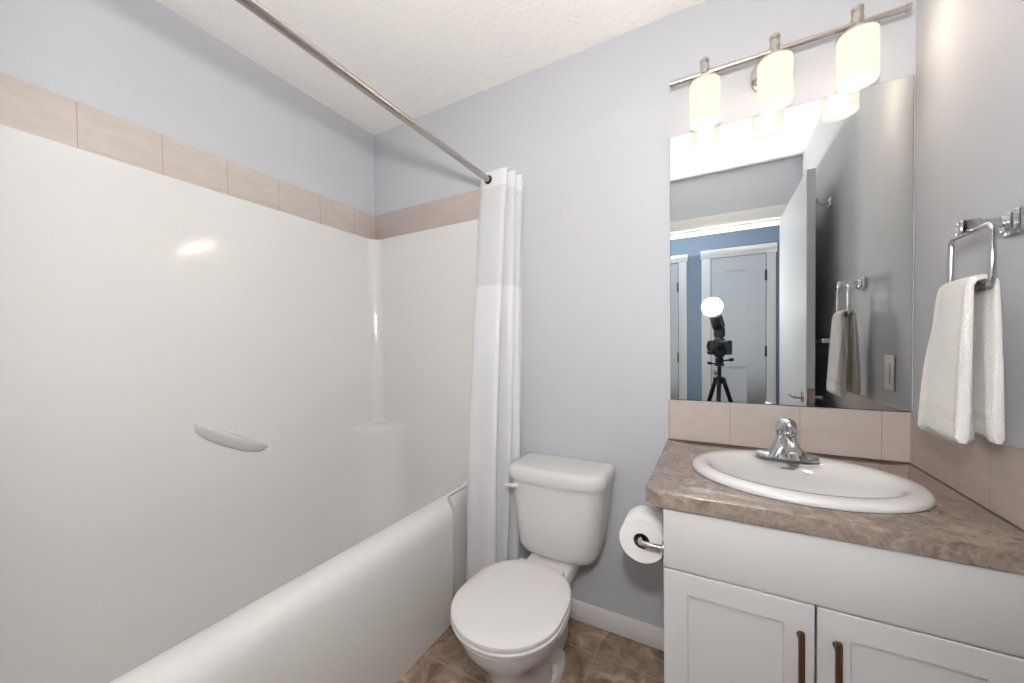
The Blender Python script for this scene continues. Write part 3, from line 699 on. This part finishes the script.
# ------------------------------------------------------------------ toilet paper
RCX, RCZ, RR = -0.168, 0.668, 0.0600
tp = thing('toilet_paper_roll', 'white toilet paper roll hanging beside the vanity', 'toilet paper', (RCX, -0.44, RCZ))
bm = B(); lathe(bm, [(0.0212, -0.490), (RR - 0.001, -0.491), (RR, -0.4895), (RR, -0.3925), (RR - 0.001, -0.391), (0.0212, -0.392), (0.0212, -0.490)], (RCX, 0, RCZ - 0.008), 'y', 48, cap=False); mesh_obj('paper', bm, M['tissue'], tp, 40)
bm = B(); lathe(bm, [(0.0195, -0.4895), (0.021, -0.4895), (0.021, -0.3925), (0.0195, -0.3925), (0.0195, -0.4895)], (RCX, 0, RCZ - 0.008), 'y', 32, cap=False); tag(mesh_obj('core', bm, M['cardboard'], tp, 40), 'brown cardboard core')
th = thing('toilet_paper_holder', 'chrome pivoting toilet paper holder on the cabinet side', 'toilet paper holder', (CX0, -0.515, RCZ))
bm = B(); lathe(bm, [(0.022, 0.0), (0.022, -0.006), (0.016, -0.010), (0.0, -0.010)], (CX0 - 0.0003, -0.518, RCZ), 'x', 24); mesh_obj('mount', bm, M['chrome'], th)
bm = B(); tube(bm, [(CX0 - 0.006, -0.518, RCZ), (-0.14, -0.518, RCZ)] + catmull([(-0.152, -0.518, RCZ), (-0.164, -0.514, RCZ), (-0.168, -0.503, RCZ), (-0.168, -0.49, RCZ)], 4) + [(-0.168, -0.40, RCZ)], 0.0075, 14); mesh_obj('arm', bm, M['chrome'], th)

# ------------------------------------------------------------------ photographer's camera on a tripod (seen in the mirror)
back = Vector((-FW.x, -FW.y, 0)).normalized(); side = Vector((-back.y, back.x, 0))      # away from the view
P0 = Vector((CAM_POS.x, CAM_POS.y, CAM_POS.z - 0.008)) + back * 0.012                      # lens front
def tocam(bm, a):        # local (u side, v back, w up) to world
    for v in bm.verts:
        c = v.co.copy(); v.co = a + side * c.x + back * c.y + Vector((0, 0, 1)) * c.z
BASE = P0 + back * 0.120 - side * 0.010
tri = thing('tripod', 'black camera tripod standing in the doorway, seen in the mirror', 'tripod', (BASE.x, BASE.y, 0))
for i in range(3):
    a = math.radians(95 + 120 * i); dr_ = Vector((math.cos(a), math.sin(a), 0))
    hub = Vector((BASE.x, BASE.y, 0.93)); ft = Vector((BASE.x, BASE.y, 0)) + dr_ * 0.36
    bm = B(); mid = hub + (ft - hub) * 0.5
    tube(bm, [hub + dr_ * 0.03, mid], 0.015, 12); tube(bm, [mid, ft], 0.010, 12); lathe(bm, [(0.013, 0.0), (0.013, 0.03), (0.009, 0.035)], (ft.x, ft.y, 0.0), 'z', 12)
    mesh_obj('leg', bm, M['black_metal'], tri)
bm = B(); lathe(bm, [(0.03, 0.90), (0.042, 0.905), (0.042, 0.945), (0.02, 0.955), (0.014, 0.96), (0.014, 1.04), (0.0, 1.04)], (BASE.x, BASE.y, 0), 'z', 20); mesh_obj('center_column', bm, M['black_metal'], tri)
bm = B(); lathe(bm, [(0.0, 1.035), (0.032, 1.035), (0.032, 1.05), (0.026, 1.06), (0.03, 1.075), (0.026, 1.095), (0.018, 1.10), (0.034, 1.104), (0.034, 1.118), (0.0, 1.118)], (BASE.x, BASE.y, 0), 'z', 24)
for q, zz in ((0.5, 1.07), (2.4, 1.045)):
    d_ = Vector((math.cos(q), math.sin(q), 0.15)); c_ = Vector((BASE.x, BASE.y, zz)); tube(bm, [c_ + d_ * 0.02, c_ + d_ * 0.07, c_ + d_ * 0.075, c_ + d_ * 0.10], [0.006, 0.006, 0.012, 0.011], 10)
mesh_obj('ball_head', bm, M['black_metal'], tri)
cm = thing('camera', 'black camera with wide lens on the tripod, seen in the mirror', 'camera', tuple(BASE - Vector((0, 0, 0.065))))
bm = B(); box(bm, -0.078, 0.078, -0.032, 0.036, -0.066, 0.040, 0.010, 3); box(bm, -0.030, 0.030, -0.030, 0.028, 0.03, 0.056, 0.010, 3); box(bm, -0.068, -0.035, -0.045, 0.0, -0.06, 0.03, 0.010, 3); tocam(bm, BASE); mesh_obj('body', bm, M['black'], cm)
bm = B(); lathe(bm, [(0.0, -0.0275), (0.033, -0.0275), (0.034, -0.07), (0.038, -0.075), (0.038, -0.105), (0.041, -0.119), (0.038, -0.119), (0.034, -0.108), (0.0, -0.106)], (0.010, 0, 0), 'y', 28); tocam(bm, BASE); mesh_obj('lens', bm, [M['black']], cm)
bm = B(); lathe(bm, [(0.0, 0.001), (0.033, 0.0), (0.033, -0.002), (0.02, -0.0045), (0.0, -0.005)], (0.010, -0.107, 0), 'y', 24); tocam(bm, BASE); mesh_obj('front_glass', bm, M['lensglass'], cm)
fl = thing('camera_flash', 'black camera flash with a glowing white dome, seen in the mirror', 'flash', tuple(BASE + Vector((0, 0, 0.056))))
bm = B(); box(bm, -0.022, 0.022, -0.02, 0.02, 0.056, 0.068, 0.003); box(bm, -0.034, 0.034, -0.022, 0.022, 0.066, 0.135, 0.008, 3); tocam(bm, BASE); mesh_obj('body', bm, M['black'], fl)
bm = B(); box(bm, -0.036, 0.036, -0.028, 0.028, 0.0, 0.10, 0.008, 3); 
rot = Matrix.Rotation(math.radians(24), 4, 'X') @ Matrix.Rotation(math.radians(-4), 4, 'Y')
for v in bm.verts: v.co = rot @ v.co + Vector((0, 0, 0.132))
tocam(bm, BASE); mesh_obj('head', bm, M['black'], fl)
DC = BASE + back * -0.075 + side * -0.012 + Vector((0, 0, 0.288))
bm = B(); sphere(bm, DC, 0.068); tag(mesh_obj('diffuser_dome', bm, M['dome'], fl), 'glowing white globe diffuser')
